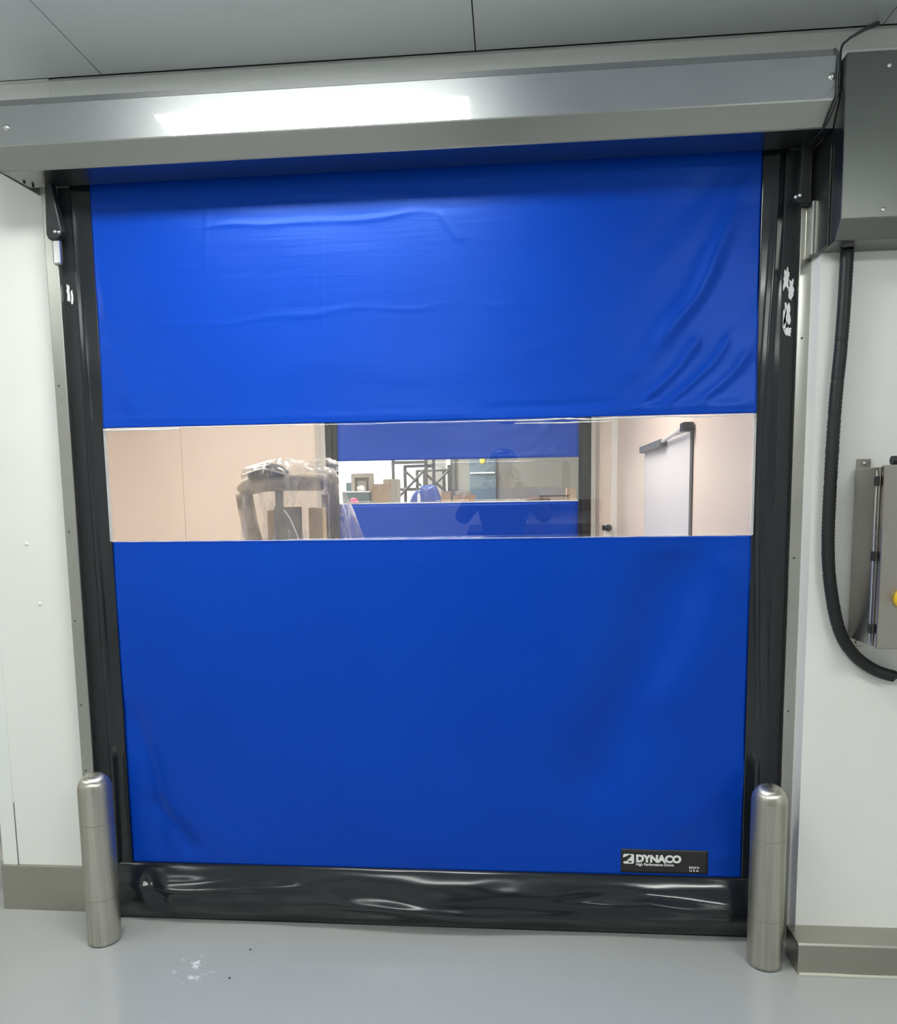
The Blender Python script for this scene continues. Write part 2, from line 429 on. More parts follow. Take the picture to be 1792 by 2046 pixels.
ceiling_light(-1.0, 0.8, 6.6, 7.4, 4.2, (1, 0.96, 0.9), E_FAR * 0.5, 'white panel light over the crates in the furthest room', G3)

# ================================================================== ROLL-UP DOORS
def ridge(x, z, x0, z0, x1, z1, wd, A):
    dx, dz = x1 - x0, z1 - z0; L = math.hypot(dx, dz)
    t = ((x - x0) * dx + (z - z0) * dz) / (L * L)
    d = ((x - x0) * dz - (z - z0) * dx) / L
    if t < -0.3 or t > 1.3: return 0.0
    taper = math.exp(-max(0, abs(t - 0.5) - 0.35) ** 2 / 0.02)
    return A * taper * math.exp(-(d / wd) ** 2)

CREASE = [  # x0,z0,x1,z1,width,height
    (-0.98, 2.395, -0.22, 2.405, 0.007, 0.0016), (-1.20, 2.090, -0.15, 2.120, 0.010, 0.0012), (-0.1, 2.12, 0.3, 2.15, 0.012, 0.0008),
    (-0.22, 2.405, -0.13, 2.33, 0.010, 0.0014), (-0.98, 2.54, -0.97, 2.25, 0.006, 0.0007), (-0.60, 2.55, -0.605, 2.0, 0.006, 0.0006),
    (0.42, 1.80, 0.60, 2.00, 0.014, 0.0055), (0.50, 1.79, 0.70, 1.99, 0.012, 0.0045), (0.60, 1.79, 0.76, 1.96, 0.014, 0.0040),
    (0.36, 1.86, 0.62, 2.14, 0.022, 0.0050), (0.46, 1.98, 0.76, 2.36, 0.035, 0.0060), (0.56, 2.05, 0.78, 2.48, 0.030, 0.0045),
    (0.30, 1.78, 0.78, 1.785, 0.016, 0.0035), (-1.36, 1.785, -0.1, 1.775, 0.012, 0.0022), (-0.10, 1.79, 0.35, 1.80, 0.014, -0.002),
    (-1.34, 2.05, -1.25, 1.80, 0.025, 0.0030), (-1.36, 2.55, -1.33, 2.10, 0.030, 0.0035), (-0.7, 2.50, -0.3, 2.46, 0.014, 0.0010),
    (0.05, 1.95, 0.30, 2.06, 0.030, 0.0016), (-0.8, 1.95, -0.1, 1.93, 0.05, 0.0015)]
def f_upper(x, z):
    h = 0.0045 * noise.noise((x * 1.3, z * 1.5, 3.1)) + 0.0018 * noise.noise((x * 4.0 + z * 2, z * 4.5, 7.7))
    right = max(0.0, min(1.0, (x - 0.0) / 0.7))
    h += right * 0.0035 * noise.noise(((x - z) * 9.0, (x + z) * 2.0, 1.3))
    wx = x + 0.035 * noise.noise((x * 5, z * 5, 31)); wz = z + 0.030 * noise.noise((x * 5, z * 5, 57)) * min(1, max(0, (z - 1.78) / 0.1))
    for k, c in enumerate(CREASE): h += ridge(wx, wz, *c) * (1 + 0.6 * noise.noise((x * 8, z * 8, k * 3.3)))
    e = max(0.0, min(1.0, (z - 1.761) / 0.04))
    return -0.004 - 0.0130 * math.exp(-(z - 1.761) / 0.15) - h * (0.35 + 0.65 * e)
CREASE2 = [(0.26, 0.45, 0.60, 1.32, 0.13, -0.036), (0.50, 0.75, 0.74, 1.34, 0.09, 0.0125), (0.1, 0.35, 0.4, 1.1, 0.12, 0.005), (0.56, 0.36, 0.76, 0.62, 0.05, 0.006), (0.45, 0.25, 0.62, 0.42, 0.04, 0.003),
    (-1.32, 0.80, -1.27, 0.24, 0.040, -0.013), (-1.31, 0.45, -1.14, 0.24, 0.035, -0.010), (-1.2, 0.42, -0.9, 0.22, 0.05, 0.003),
    (0.60, 0.24, 0.76, 0.30, 0.03, 0.003), (-0.4, 0.22, 0.3, 0.9, 0.15, 0.004)]
def f_lower(x, z):
    h = 0.0045 * noise.noise((x * 1.0, z * 1.0, 9.1)) + 0.0010 * noise.noise((x * 4.0, z * 4.0, 2.7))
    wx = x + 0.04 * noise.noise((x * 3, z * 3, 41))
    for c in CREASE2: h += ridge(wx, z, *c)
    k = max(0.0, min(1.0, (z - 0.9) / 0.472)) ** 2
    e = max(0.0, min(1.0, (1.372 - z) / 0.08)); e2 = max(0.0, min(1.0, (z - 0.211) / 0.05))
    return -0.004 - h * e * (0.4 + 0.6 * e2)
def f_strip(x, z):
    k = (z - 1.372) / 0.389
    return -0.004 - 0.0130 * k - 0.0003 * noise.noise((x * 1.5, z * 2, 5)) - 0.004 * math.exp(-((1.761 - z) / 0.012) ** 2) * noise.noise((x * 7, 0.3, 4.4))

def text_mesh(name, body, size, x, y, z, m, parent, bold=0.0, sx=1.0, shear=0.0, ext=0.0004, spacing=1.0, align='LEFT'):
    cu = bpy.data.curves.new(name, 'FONT'); cu.body = body; cu.size = size; cu.offset = bold; cu.shear = shear
    cu.extrude = ext; cu.space_character = spacing; cu.align_x = align; cu.resolution_u = 4
    tmp = bpy.data.objects.new('tmp', cu); COL.objects.link(tmp)
    bpy.context.view_layer.update()
    me = bpy.data.meshes.new_from_object(tmp.evaluated_get(bpy.context.evaluated_depsgraph_get()))
    bpy.data.objects.remove(tmp); bpy.data.curves.remove(cu)
    me.transform(Matrix.Translation((x, y, z)) @ Matrix.Rotation(PI / 2, 4, 'X') @ Matrix.Diagonal((sx, 1, 1, 1)))
    me.materials.clear(); me.materials.append(m)
    o = bpy.data.objects.new(name, me); COL.objects.link(o); o.parent = parent
    return o

def roll_door(root, near):
    q = 1.0 if near else 0.25
    n = lambda a: max(6, int(a * q))
    XA, XB = -1.368, 0.780            # blue curtain
    # curtain panels
    bm = bmesh.new(); sheet(bm, XA, XB, 1.758, 2.64, n(300), n(150), f_upper)
    up_ = finish('upper_curtain', bm, M_BLUE, root, smooth=True); up_['label'] = 'blue vinyl'
    bm = bmesh.new(); sheet(bm, XA, XB, 0.209, 1.373, n(200), n(150), f_lower)
    lo_ = finish('lower_curtain', bm, M_BLUE, root, smooth=True)
    bm = bmesh.new(); sheet(bm, XA, XB, 1.373, 1.758, n(120), n(40), f_strip)
    st = finish('clear_window_strip', bm, M_CLEAR, root, smooth=True); st['label'] = 'transparent vision strip across the blue curtain'
    # welded hems of the clear strip; caught glare painted into the long ones
    if near:
        def hem(x0, x1, z0, amp, r, seed):
            bm = bmesh.new(); N = int((x1 - x0) / 0.012)
            pts = []
            for i in range(N + 1):
                x = x0 + (x1 - x0) * i / N
                pts.append((x, f_strip(x, z0) - 0.0035, z0 + amp * noise.noise((x * 9, seed, 0)) ))
            tube(bm, pts, r, 6, 1, rf=lambda t: r * (0.5 + 0.5 * math.sin(PI * t) ** 0.5) * (0.8 + 0.5 * noise.noise((t * 40, seed, 1))))
            return finish('weld_hem', bm, M_CLEARWHITE, st, smooth=True)
        hem(XA, -0.63, 1.754, 0.003, 0.0022, 1); hem(-1.366, -1.1, 1.750, 0.004, 0.0035, 5)
        hem(-0.10, 0.775, 1.752, 0.005, 0.0032, 2); hem(0.02, 0.34, 1.742, 0.003, 0.0026, 3)
        hem(XA, XB, 1.372, 0.0006, 0.0014, 4)
        for xx in (XA + 0.003, XB - 0.003):
            bm = bmesh.new(); box(bm, xx - 0.004, xx + 0.004, -0.016, -0.010, 1.374, 1.757); finish('weld_hem', bm, M_CLEARSEAM, st)
    # black side bands
    def f_sideL(x, z):
        t = (x + 1.43) / 0.06
        h = 0.006 * math.exp(-((x + 1.425 - 0.01 * math.sin(z * 2.1)) / 0.012) ** 2) + 0.0035 * noise.noise((x * 12, z * 2.2, 6)) + 0.0015 * noise.noise((x * 4, z * 9, 8))
        return -0.008 - h
    def f_sideR(x, z):
        h = 0.007 * math.exp(-((x - 0.815 - 0.012 * math.sin(z * 3)) / 0.012) ** 2) + 0.004 * noise.noise((x * 12, z * 2.5, 16)) + 0.002 * noise.noise((x * 4, z * 8, 18))
        return -0.008 - h
    bm = bmesh.new(); sheet(bm, -1.432, XA + 0.001, 0.0, 2.64, n(16), n(180), f_sideL); finish('side_band', bm, M_BLACKV, root, smooth=True)
    bm = bmesh.new(); sheet(bm, XB - 0.001, 0.850, 0.0, 2.64, n(16), n(180), f_sideR); finish('side_band', bm, M_BLACKV, root, smooth=True)
    for a, b in ((-1.440, XA), (XB, 0.860)):  # strips added to block light leaking between side bands and curtain
        bm = bmesh.new(); box(bm, a, b, -0.002, 0.001, 0.0, 2.64); finish('light_leak_blocker', bm, M_BRUSH, root)
    # brush seal channels and steel guides
    for (a, b, g0, g1) in ((-1.478, -1.428, -1.520, -1.476), (0.846, 0.890, 0.889, 0.930)):
        bm = bmesh.new(); box(bm, a, b, -0.010, 0.035, 0.0, 2.54)
        br = finish('brush_seal', bm, M_BRUSH, root, bevel=0.003)
        bm = bmesh.new(); box(bm, g0, g1, -0.032, 0.0295, 0.0, 2.52)
        gd = finish('guide_rail', bm, M_GUIDE if near else M_PALEGUIDE, root, bevel=0.0025)
        if near:
            zs = (0.56, 0.80, 1.10, 1.41, 1.90) if a < -1 else (1.98, 1.30, 0.8)
            for z in zs:
                xx = g0 + 0.015
                bm = bmesh.new(); cyl(bm, (xx, -0.0335, z), (xx, -0.031, z), 0.0035, n=12); finish('bolt_hole', bm, M_DARKGAP, gd)
    # black bottom bag
    def bag():
        bm = bmesh.new(); nx, nz = n(260), n(60)
        grid = []
        for j in range(nz + 1):
            v = j / nz; row = []
            for i in range(nx + 1):
                u = i / nx; x = -1.432 + (0.850 + 1.432) * u
                z = 0.211 * (1 - v) ** 0.95
                end = min(1, u / 0.05, (1 - u) / 0.05)
                b = 0.046 * math.sin(PI * min(1, v * 1.02)) ** 0.8 * (0.55 + 0.45 * end)
                f = 0.012 * noise.noise((x * 2.2, v * 2.5, 21)) + 0.005 * noise.noise((x * 6, v * 5, 23))
                # pinched folds
                f += 0.020 * math.exp(-((v - 0.32 - 0.05 * math.sin(x * 9)) / 0.07) ** 2) * math.exp(-((x + 1.05) / 0.25) ** 2)
                f += 0.024 * math.exp(-((v - 0.62 - 0.06 * math.sin(x * 4 + 1)) / 0.10) ** 2) * math.exp(-((x + 0.3) / 0.45) ** 2)
                f += 0.024 * math.exp(-((v - 0.33 - 0.10 * abs(math.sin((x - 0.46) * 5))) / 0.06) ** 2) * math.exp(-((x - 0.48) / 0.25) ** 2)
                f -= 0.02 * math.exp(-((x + 1.26 + 0.10 * (0.5 - v)) / 0.035) ** 2) * math.sin(PI * v)
                y = -0.010 - b - f * math.sin(PI * min(1, v * 1.0)) ** 0.6
                row.append(bm.verts.new((x, min(y, -0.006), z)))
            grid.append(row)
        back = []
        for j in (0, nz):
            back.append([bm.verts.new((vv.co.x, 0.012, vv.co.z)) for vv in grid[j]])
        for j in range(nz):
            for i in range(nx): bm.faces.new((grid[j][i], grid[j + 1][i], grid[j + 1][i + 1], grid[j][i + 1]))
        for i in range(nx):
            bm.faces.new((back[0][i], back[0][i + 1], grid[0][i + 1], grid[0][i]))
            bm.faces.new((back[0][i + 1], back[0][i], back[1][i], back[1][i + 1]))
            bm.faces.new((grid[nz][i], grid[nz][i + 1], back[1][i + 1], back[1][i]))
        for i in (0, nx):
            bm.faces.new([grid[j][i] for j in range(nz + 1)] + [back[1][i], back[0][i]])
        bmesh.ops.recalc_face_normals(bm, faces=bm.faces[:])
        return finish('bottom_bag', bm, M_BLACKV, root, smooth=True)
    bg = bag(); bg['label'] = 'glossy black padded bottom edge'
    # housing
    X0, X1 = -1.562, 0.912
    prof = [(0.0285, 2.735), (-0.168, 2.735), (-0.170, 2.704), (-0.197, 2.704), (-0.200, 2.701), (-0.200, 2.590), (-0.199, 2.586), (-0.168, 2.531), (-0.164, 2.528), (-0.030, 2.536), (-0.030, 2.66), (0.0285, 2.66)]
    bm = bmesh.new(); fs = prism_x(bm, prof, X0, X1)
    fs[4].material_index = 1
    h = finish('roller_housing', bm, [M_HOUSING2, M_HOUSING], root)
    h['label'] = 'stainless steel box over the curtain roll'
    if near:
        # end lips that close the box behind the face
        for (a, b) in ((X0 - 0.004, X0 + 0.0005), (X1 - 0.0005, X1 + 0.004)):
            bm = bmesh.new(); prism_x(bm, [(0.029, 2.737), (-0.17, 2.737), (-0.203, 2.704), (-0.203, 2.585), (-0.168, 2.526), (0.029, 2.535)], a, b)
            finish('end_plate', bm, M_HOUSING2, h)
        screw('screw', -1.511, -0.2, 2.64, 0.008, h, h=0.007); screw('screw', 0.896, -0.2, 2.646, 0.008, h, h=0.007)
        for (x, y) in ((-1.54, -0.085), (-1.53, -0.055)):
            bm = bmesh.new(); cyl(bm, (x, y, 2.535), (x, y, 2.527), 0.004, n=10); finish('screw', bm, M_BLACK, h)
        # curtain return levers at the top of the guides
        def lever(pts, rivs, nm='tension_lever'):
            bm = bmesh.new(); poly_y(bm, pts, -0.062, -0.034)
            l = finish(nm, bm, M_BLACK, root, bevel=0.004)
            for (x, z) in rivs: screw('rivet', x, -0.062, z, 0.005, l, h=0.005)
            return l
        lever([(-1.487, 2.548), (-1.466, 2.548), (-1.462, 2.515), (-1.440, 2.385), (-1.444, 2.372), (-1.462, 2.360), (-1.488, 2.362), (-1.494, 2.378)], [(-1.463, 2.384), (-1.449, 2.382)])
        lever([(0.876, 2.548), (0.904, 2.548), (0.906, 2.366), (0.872, 2.366), (0.858, 2.376), (0.857, 2.391), (0.869, 2.40)], [(0.873, 2.389), (0.861, 2.385)])
        bm = bmesh.new(); box(bm, -1.484, -1.456, -0.052, -0.032, 2.285, 2.365); finish('lever_bracket', bm, M_SCREW, root, bevel=0.006)
        bm = bmesh.new(); box(bm, 0.905, 0.9165, -0.075, -0.033, 2.212, 2.37); finish('lever_bracket', bm, M_GUIDE, root, bevel=0.004)
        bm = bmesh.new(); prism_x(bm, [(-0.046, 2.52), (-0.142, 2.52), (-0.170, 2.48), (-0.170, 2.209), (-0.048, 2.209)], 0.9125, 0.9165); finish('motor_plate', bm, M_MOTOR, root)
        # torn stickers
        random.seed(11)
        def torn(cx, cz, hw, hh, y, seed, part):
            bm = bmesh.new(); pts = []
            for k in range(22):
                a = 2 * PI * k / 22; rr = 0.75 + 0.5 * noise.noise((math.cos(a) * 2.5, math.sin(a) * 2.5, seed))
                sq = 1 / max(abs(math.cos(a)), abs(math.sin(a)))
                pts.append((cx + hw * rr * sq * math.cos(a), cz + hh * rr * sq * math.sin(a)))
            poly_y(bm, pts, y - 0.0006, y)
            finish('torn_sticker', bm, M_STICK, part)
        b0 = [o for o in root.children if o.name.startswith('brush_seal')]
        torn(-1.462, 2.205, 0.006, 0.032, -0.0102, 1, b0[0]); torn(-1.450, 2.19, 0.005, 0.028, -0.0102, 3, b0[0])
        torn(0.860, 2.165, 0.010, 0.036, -0.0102, 5, b0[1]); torn(0.874, 2.13, 0.010, 0.034, -0.0102, 7, b0[1])
        torn(0.866, 2.06, 0.012, 0.036, -0.0102, 9, b0[1]); torn(0.869, 2.005, 0.013, 0.018, -0.0102, 12, b0[1]); torn(0.858, 2.04, 0.006, 0.04, -0.0102, 14, b0[1])
        # maker's label
        bm = bmesh.new(); sheet(bm, 0.377, 0.668, 0.219, 0.303, 30, 10, lambda x, z: f_lower(x, z) - 0.0016, 0.0012)
        lb = finish('door_label', bm, M_LABEL, lo_, smooth=True); lb['label'] = 'black label with white lettering'
        yl = min(f_lower(x / 100, z / 100) for x in range(38, 67) for z in range(22, 31)) - 0.0022
        bm = bmesh.new()
        # emblem: rounded white square with a dark swoosh
        pts = []
        x0_, x1_, z0_, z1_, rr = 0.384, 0.421, 0.252, 0.287, 0.006
        for cx, cz, a0 in ((x1_ - rr, z1_ - rr, 0), (x0_ + rr, z1_ - rr, 90), (x0_ + rr, z0_ + rr, 180), (x1_ - rr, z0_ + rr, 270)):
            for k in range(5):
                a = math.radians(a0 + 22.5 * k); pts.append((cx + rr * math.cos(a), cz + rr * math.sin(a)))
        poly_y(bm, pts, yl, yl + 0.0006)
        em = finish('emblem', bm, M_WHITE, lo_)
        bm = bmesh.new()
        poly_y(bm, [(0.3835, 0.2735), (0.391, 0.277), (0.398, 0.280), (0.402, 0.2835), (0.409, 0.284), (0.412, 0.280), (0.409, 0.276), (0.404, 0.2715), (0.399, 0.266), (0.3965, 0.262), (0.388, 0.2615), (0.3835, 0.257)], yl - 0.0006, yl)
        poly_y(bm, [(0.401, 0.261), (0.405, 0.264), (0.408, 0.261), (0.413, 0.262), (0.414, 0.258), (0.405, 0.256)], yl - 0.0006, yl)
        finish('emblem_swoosh', bm, M_LABEL, lo_)
        text_mesh('lettering', 'DYNACO', 0.0345, 0.427, yl, 0.2600, M_WHITE, lo_, bold=0.0021, sx=1.03, spacing=0.97)
        text_mesh('lettering', 'High Performance Doors', 0.0128, 0.427, yl, 0.2465, M_WHITE, lo_, bold=0.0004, sx=0.97)
        text_mesh('lettering', 'MADE IN', 0.0100, 0.605, yl, 0.2400, M_WHITE, lo_, bold=0.0003, sx=0.85)
        text_mesh('lettering', 'U S A', 0.0100, 0.606, yl, 0.2290, M_WHITE, lo_, bold=0.00025, sx=1.3)

M_CLEARWHITE = clear_sheet('glare_white_pvc_edge', (0.95, 0.95, 0.95), 0.25, 0.15, 0.75)  # white haze stands in for glare caught on the weld edge
d1 = thing('roll_up_door', 'closed high speed roll-up door with blue curtain, clear strip and steel housing, filling the nearest wall', 'door', (0, 0, 0))
roll_door(d1, True)
d2 = thing('roll_up_door', 'second blue roll-up door with black edges, seen far off through the clear strip', 'door', (-0.165, 4.2, ZF2))
roll_door(d2, False)

# ================================================================== MOTOR COVER
t = thing('motor_cover', 'tall grey steel motor cover with sloping lower edge, right of the door housing', 'cover', (0.918, -0.1, 2.21))
bm = bmesh.new()
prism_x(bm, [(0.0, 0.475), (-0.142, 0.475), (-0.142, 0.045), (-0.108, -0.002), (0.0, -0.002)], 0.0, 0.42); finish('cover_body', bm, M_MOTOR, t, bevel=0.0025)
for x, z in ((0.110, 0.435), (0.112, 0.065), (0.39, 0.435), (0.39, 0.065)):
    screw('screw', x, -0.142, z, 0.0045, t, h=0.004)
bm = bmesh.new(); cyl(bm, (0.050, -0.075, -0.001), (0.050, -0.075, -0.0045), 0.017, n=24); finish('knockout_hole', bm, M_DARKGAP, t)
# conduit
bm = bmesh.new()
cp = [(0.986, -0.130, 2.205), (0.984, -0.13, 2.062), (0.979, -0.13, 1.92), (0.971, -0.13, 1.776), (0.966, -0.13, 1.556), (0.966, -0.13, 1.361), (0.978, -0.13, 1.224), (1.010, -0.13, 1.085), (1.058, -0.13, 1.007), (1.119, -0.132, 0.961), (1.175, -0.135, 0.942)]
sp = spline(cp, 30)
tube(bm, sp, 0.0185, 16, 1, rf=lambda s: 0.0178 + 0.0009 * (1 if int(s * 300) % 2 else -0.4))
cd = finish('flexible_conduit', bm, M_BLACKM, None, smooth=True)
cdr = thing('cable_conduit', 'thick black flexible conduit curving down the right wall from the motor cover', 'conduit', (0.966, -0.13, 1.36))
cd.name = 'conduit_hose'; cd.parent = cdr; cd.matrix_parent_inverse = Matrix.Translation((-0.966, 0.13, -1.36))
bm = bmesh.new(); tube(bm, [(1.165, -0.135, 0.946), (1.20, -0.137, 0.944), (1.26, -0.13, 0.95), (1.33, -0.12, 0.99)], 0.0035, 8, 6)
tube(bm, [(1.165, -0.140, 0.940), (1.21, -0.140, 0.936), (1.27, -0.133, 0.938), (1.34, -0.12, 0.98)], 0.0035, 8, 6)
o = finish('wires', bm, M_BLACK, cdr, smooth=True); o.matrix_parent_inverse = Matrix.Translation((-0.966, 0.13, -1.36))
# thin cord at the end of the housing
bm = bmesh.new(); tube(bm, [(1.105, 0.01, 2.893), (1.05, -0.05, 2.85), (0.985, -0.13, 2.79), (0.940, -0.19, 2.745), (0.914, -0.209, 2.71), (0.914, -0.210, 2.62), (0.908, -0.209, 2.585), (0.893, -0.176, 2.53), (0.885, -0.12, 2.522), (0.883, -0.08, 2.520)], 0.0032, 8, 8, rf=lambda t: 0.0032 + 0.004 * max(0, 1 - t * 2.8))
tag(finish('power_cord', bm, M_BLACK, None, smooth=True), 'thin black cord dropping from the ceiling down the right end of the steel housing', 'cord')

# ================================================================== CONTROL BOX
cb = thing('control_box', 'stainless steel electrical control box with side hinges, mounted on the right wall', 'box', (1.045, -0.1, 1.06))
boxo('box_body', (0.0, 0.42, -0.160, -0.008, 0.0, 0.515), M_CABINET, cb, bevel=0.003)
dr = boxo('box_door', (0.0035, 0.417, -0.180, -0.163, -0.004, 0.519), M_CABINET, cb, bevel=0.003)
bm = bmesh.new(); cyl(bm, (-0.003, -0.152, 0.01), (-0.003, -0.152, 0.505), 0.003, n=10); finish('hinge_rod', bm, M_SCREW, cb)
for z in (0.475, 0.262, 0.052):
    bm = bmesh.new(); box(bm, -0.009, 0.0, -0.165, -0.147, z - 0.014, z + 0.014); finish('hinge', bm, M_BLACK, cb, bevel=0.002)
for z0, z1, zz in ((0.505, 0.545, 0.532), (-0.03, 0.01, -0.017)):
    bm = bmesh.new(); box(bm, 0.006, 0.046, -0.008, -0.0, z0, z1); tb = finish('mounting_tab', bm, M_CABINET, cb, bevel=0.002)
    screw('screw', 0.027, -0.008, zz, 0.0045, cb, h=0.004)
bm = bmesh.new(); cyl(bm, (0.065, -0.10, 0.535), (0.16, -0.10, 0.535), 0.010, n=16); cyl(bm, (0.060, -0.10, 0.535), (0.078, -0.10, 0.535), 0.013, n=16); cyl(bm, (0.15, -0.10, 0.51), (0.15, -0.10, 0.54), 0.009, n=12)
finish('cable_gland', bm, M_BLACK, cb, smooth=False)
bm = bmesh.new(); lathe(bm, [(0.031, 0), (0.031, 0.012), (0.027, 0.02), (0.015, 0.021)], 32, (0.076, -0.180, 0.142), 'Y'); bmesh.ops.recalc_face_normals(bm, faces=bm.faces[:])
ys = finish('button_surround', bm, M_YELLOW, dr, smooth=False); ys['label'] = 'yellow round button surround'
bm = bmesh.new(); lathe(bm, [(0.011, 0), (0.011, 0.014), (0.018, 0.018), (0.018, 0.026), (0.012, 0.030)], 24, (0.076, -0.2, 0.142), 'Y'); bmesh.ops.recalc_face_normals(bm, faces=bm.faces[:])
finish('stop_button', bm, mat('red_plastic', (0.5, 0.02, 0.02), 0.35), dr)

# ================================================================== BOLLARDS
def bollard(x, y, label, h=0.60, r=0.054):
    t = thing('bollard', label, 'bollard', (x, y, 0), 0, 'stainless bollards guarding the door')
    hz = h - 0.055; bm = bmesh.new(); prof = [(r, hz * k / 24) for k in range(25)]
    for k in range(1, 13):
        a = PI / 2 * k / 12; prof.append((max(0.0008, r * math.cos(a) ** 0.85), hz + 0.055 * math.sin(a)))
    lathe(bm, prof, 64); o = finish('post', bm, M_BOLLARD, t, smooth=True)
    for z in (h * 0.28, h * 0.72):
        bm = bmesh.new(); lathe(bm, [(r + 0.0002, z - 0.0008), (r + 0.0005, z), (r + 0.0002, z + 0.0008)], 64)
        finish('weld_line', bm, M_WELD, t)
    bm = bmesh.new(); lathe(bm, [(r + 0.005, 0.0), (r + 0.004, 0.0015), (r + 0.0005, 0.003)], 48)
    finish('floor_sealant', bm, M_CAULK2, t, smooth=False)
    return t
M_WELD = mat('weld_line_steel', (0.30, 0.27, 0.22), 0.4, 1.0)
M_CAULK2 = mat('grey_sealant', (0.38, 0.40, 0.40), 0.5)
bollard(-1.403, -0.153, 'domed stainless steel bollard at the left foot of the door')
bollard(0.812, -0.152, 'domed stainless steel bollard at the right foot of the door, beside the steel curb', 0.598, 0.0535)

# wall plugs, floor debris
for x, z, lab in ((-1.704, 1.366, 'upper small white plug in the left wall panel'), (-1.671, 1.151, 'lower small white plug in the left wall panel')):
    tag(screw('wall_plug', x, 0.03, z, 0.0065, None, M_WHITE, 0.003), lab, 'plug', 'white wall plugs left of the door')
for x, y, lab in ((-0.877, -0.179, 'tiny dark crumb on the grey floor nearer the door'), (-0.891, -0.330, 'tiny dark crumb on the grey floor nearer the camera')):
    bm = bmesh.new(); bmesh.ops.create_icosphere(bm, subdivisions=2, radius=0.0035)
    for v in bm.verts: v.co = Vector((v.co.x, v.co.y * 0.8, max(0, v.co.z + 0.001))) * (1 + 0.2 * noise.noise(v.co * 500))
    o = finish('crumb', bm, M_BLACK); o.location = (x, y, 0); tag(o, lab, 'crumb', 'crumbs on the floor')

# ================================================================== MIDDLE ROOM
# side door with closer
M_LEAF = mat('pale_grey_door', (0.66, 0.66, 0.70), 0.35)
sd = thing('door_1', 'pale grey side door with overhead closer in the beige wall', 'door', (0.955, 2.88, ZF2)); del sd['label']; del sd['category']
sd['kind'] = S
boxo('door_leaf', (-0.006, 0.04, -1.32, -0.02, 0.0, 1.745), M_LEAF, sd, bevel=0.003)
bm = bmesh.new(); box(bm, -0.008, 0.05, -0.02, 0.0, 0, 1.775); box(bm, -0.008, 0.05, -1.38, 0.0, 1.750, 1.775)
finish('door_frame', bm, M_BEIGE, sd)
boxo('door_gap', (-0.0085, 0.05, -1.38, -1.335, 0.0, 1.75), M_DARKGAP, sd)
bm = bmesh.new(); box(bm, -0.05, -0.006, -0.75, -0.05, 1.700, 1.745); finish('door_closer', bm, mat('closer_grey', (0.13, 0.14, 0.15), 0.4), sd, bevel=0.006)
bm = bmesh.new(); tube(bm, [(-0.03, -0.72, 1.73), (-0.045, -1.34, 1.758)], 0.012, 8, 1); finish('closer_arm', bm, M_LEAF, sd)
boxo('closer_bracket', (-0.06, -0.008, -1.40, -1.32, 1.735, 1.780), M_BLACK, sd, bevel=0.003)
# push button unit
pb = thing('push_button_unit', 'small white wall box with a black push knob beside the far door', 'switch', (0.872, 4.22, 1.225))
boxo('button_box', (-0.035, 0.035, -0.045, 0, -0.10, 0.04), M_WHITE, pb, bevel=0.004)
bm = bmesh.new(); lathe(bm, [(0.018, 0), (0.018, 0.02), (0.030, 0.026), (0.030, 0.04), (0.01, 0.045)], 20, (0, -0.045, 0.01), 'Y'); bmesh.ops.recalc_face_normals(bm, faces=bm.faces[:])
finish('push_knob', bm, M_BLACK, pb)
boxo('latch', (-0.05, -0.025, -0.06, -0.03, -0.012, 0.032), M_BLACK, pb, bevel=0.003)

# plastic-wrapped machine
mc = thing('wrapped_machine', 'cream and grey machine with a padded top bar shrouded in clear plastic film', 'machine', (-1.20, 1.45, ZF2))
M_CREAM = mat('cream_paint', (0.72, 0.55, 0.30), 0.4)
M_MGREY = mat('machine_grey', (0.50, 0.45, 0.38), 0.4, build=vary((0.22, 0.19, 0.15), (0.66, 0.58, 0.46), 9, lo=0.3, hi=0.55))
M_MSTEEL = mat('machine_panel', rough=0.4, build=vary((0.20, 0.18, 0.15), (0.42, 0.38, 0.31), 7))
bm = bmesh.new(); tube(bm, [(-0.235, 0, 1.455), (-0.20, 0, 1.485), (-0.1, 0, 1.505), (0.05, 0, 1.508), (0.20, 0, 1.505), (0.215, 0, 1.50)], 0.046, 20, 6, rf=lambda s: 0.03 + 0.018 * min(1, s * 5)); finish('top_bar', bm, M_MGREY, mc, smooth=True)
bm = bmesh.new(); tube(bm, [(-0.222, 0, 1.45), (-0.20, 0, 1.30), (-0.17, 0, 1.15), (-0.15, 0, 0.9), (-0.15, 0, 0.05)], 0.045, 16, 5); finish('side_post', bm, M_MGREY, mc, smooth=True)
boxo('inner_post', (-0.045, -0.012, -0.02, 0.03, 0.05, 1.47), M_MSTEEL, mc, bevel=0.006)
boxo('inner_post', (-0.10, -0.055, 0.0, 0.05, 0.05, 1.36), M_CREAM, mc, bevel=0.006)
boxo('front_panel', (-0.045, 0.10, -0.05, -0.02, 0.6, 1.375), M_MSTEEL, mc, bevel=0.006)
boxo('cream_leg', (0.135, 0.215, -0.03, 0.05, 0.05, 1.37), M_CREAM, mc, bevel=0.008)
boxo('dark_leg', (0.19, 0.225, 0.05, 0.08, 0.05, 1.44), M_MSTEEL, mc, bevel=0.004)
bm = bmesh.new()
for k in range(7):
    a = PI * k / 6
bmesh.ops.create_uvsphere(bm, u_segments=28, v_segments=14, radius=1)
for v in bm.verts: v.co = Vector((v.co.x * 0.115, v.co.y * 0.085, max(0, v.co.z) * 0.075))
bmesh.ops.translate(bm, vec=(-0.08, 0.0, 1.535), verts=bm.verts)
dm = finish('dark_dome', bm, M_BLACKV, mc, smooth=True)
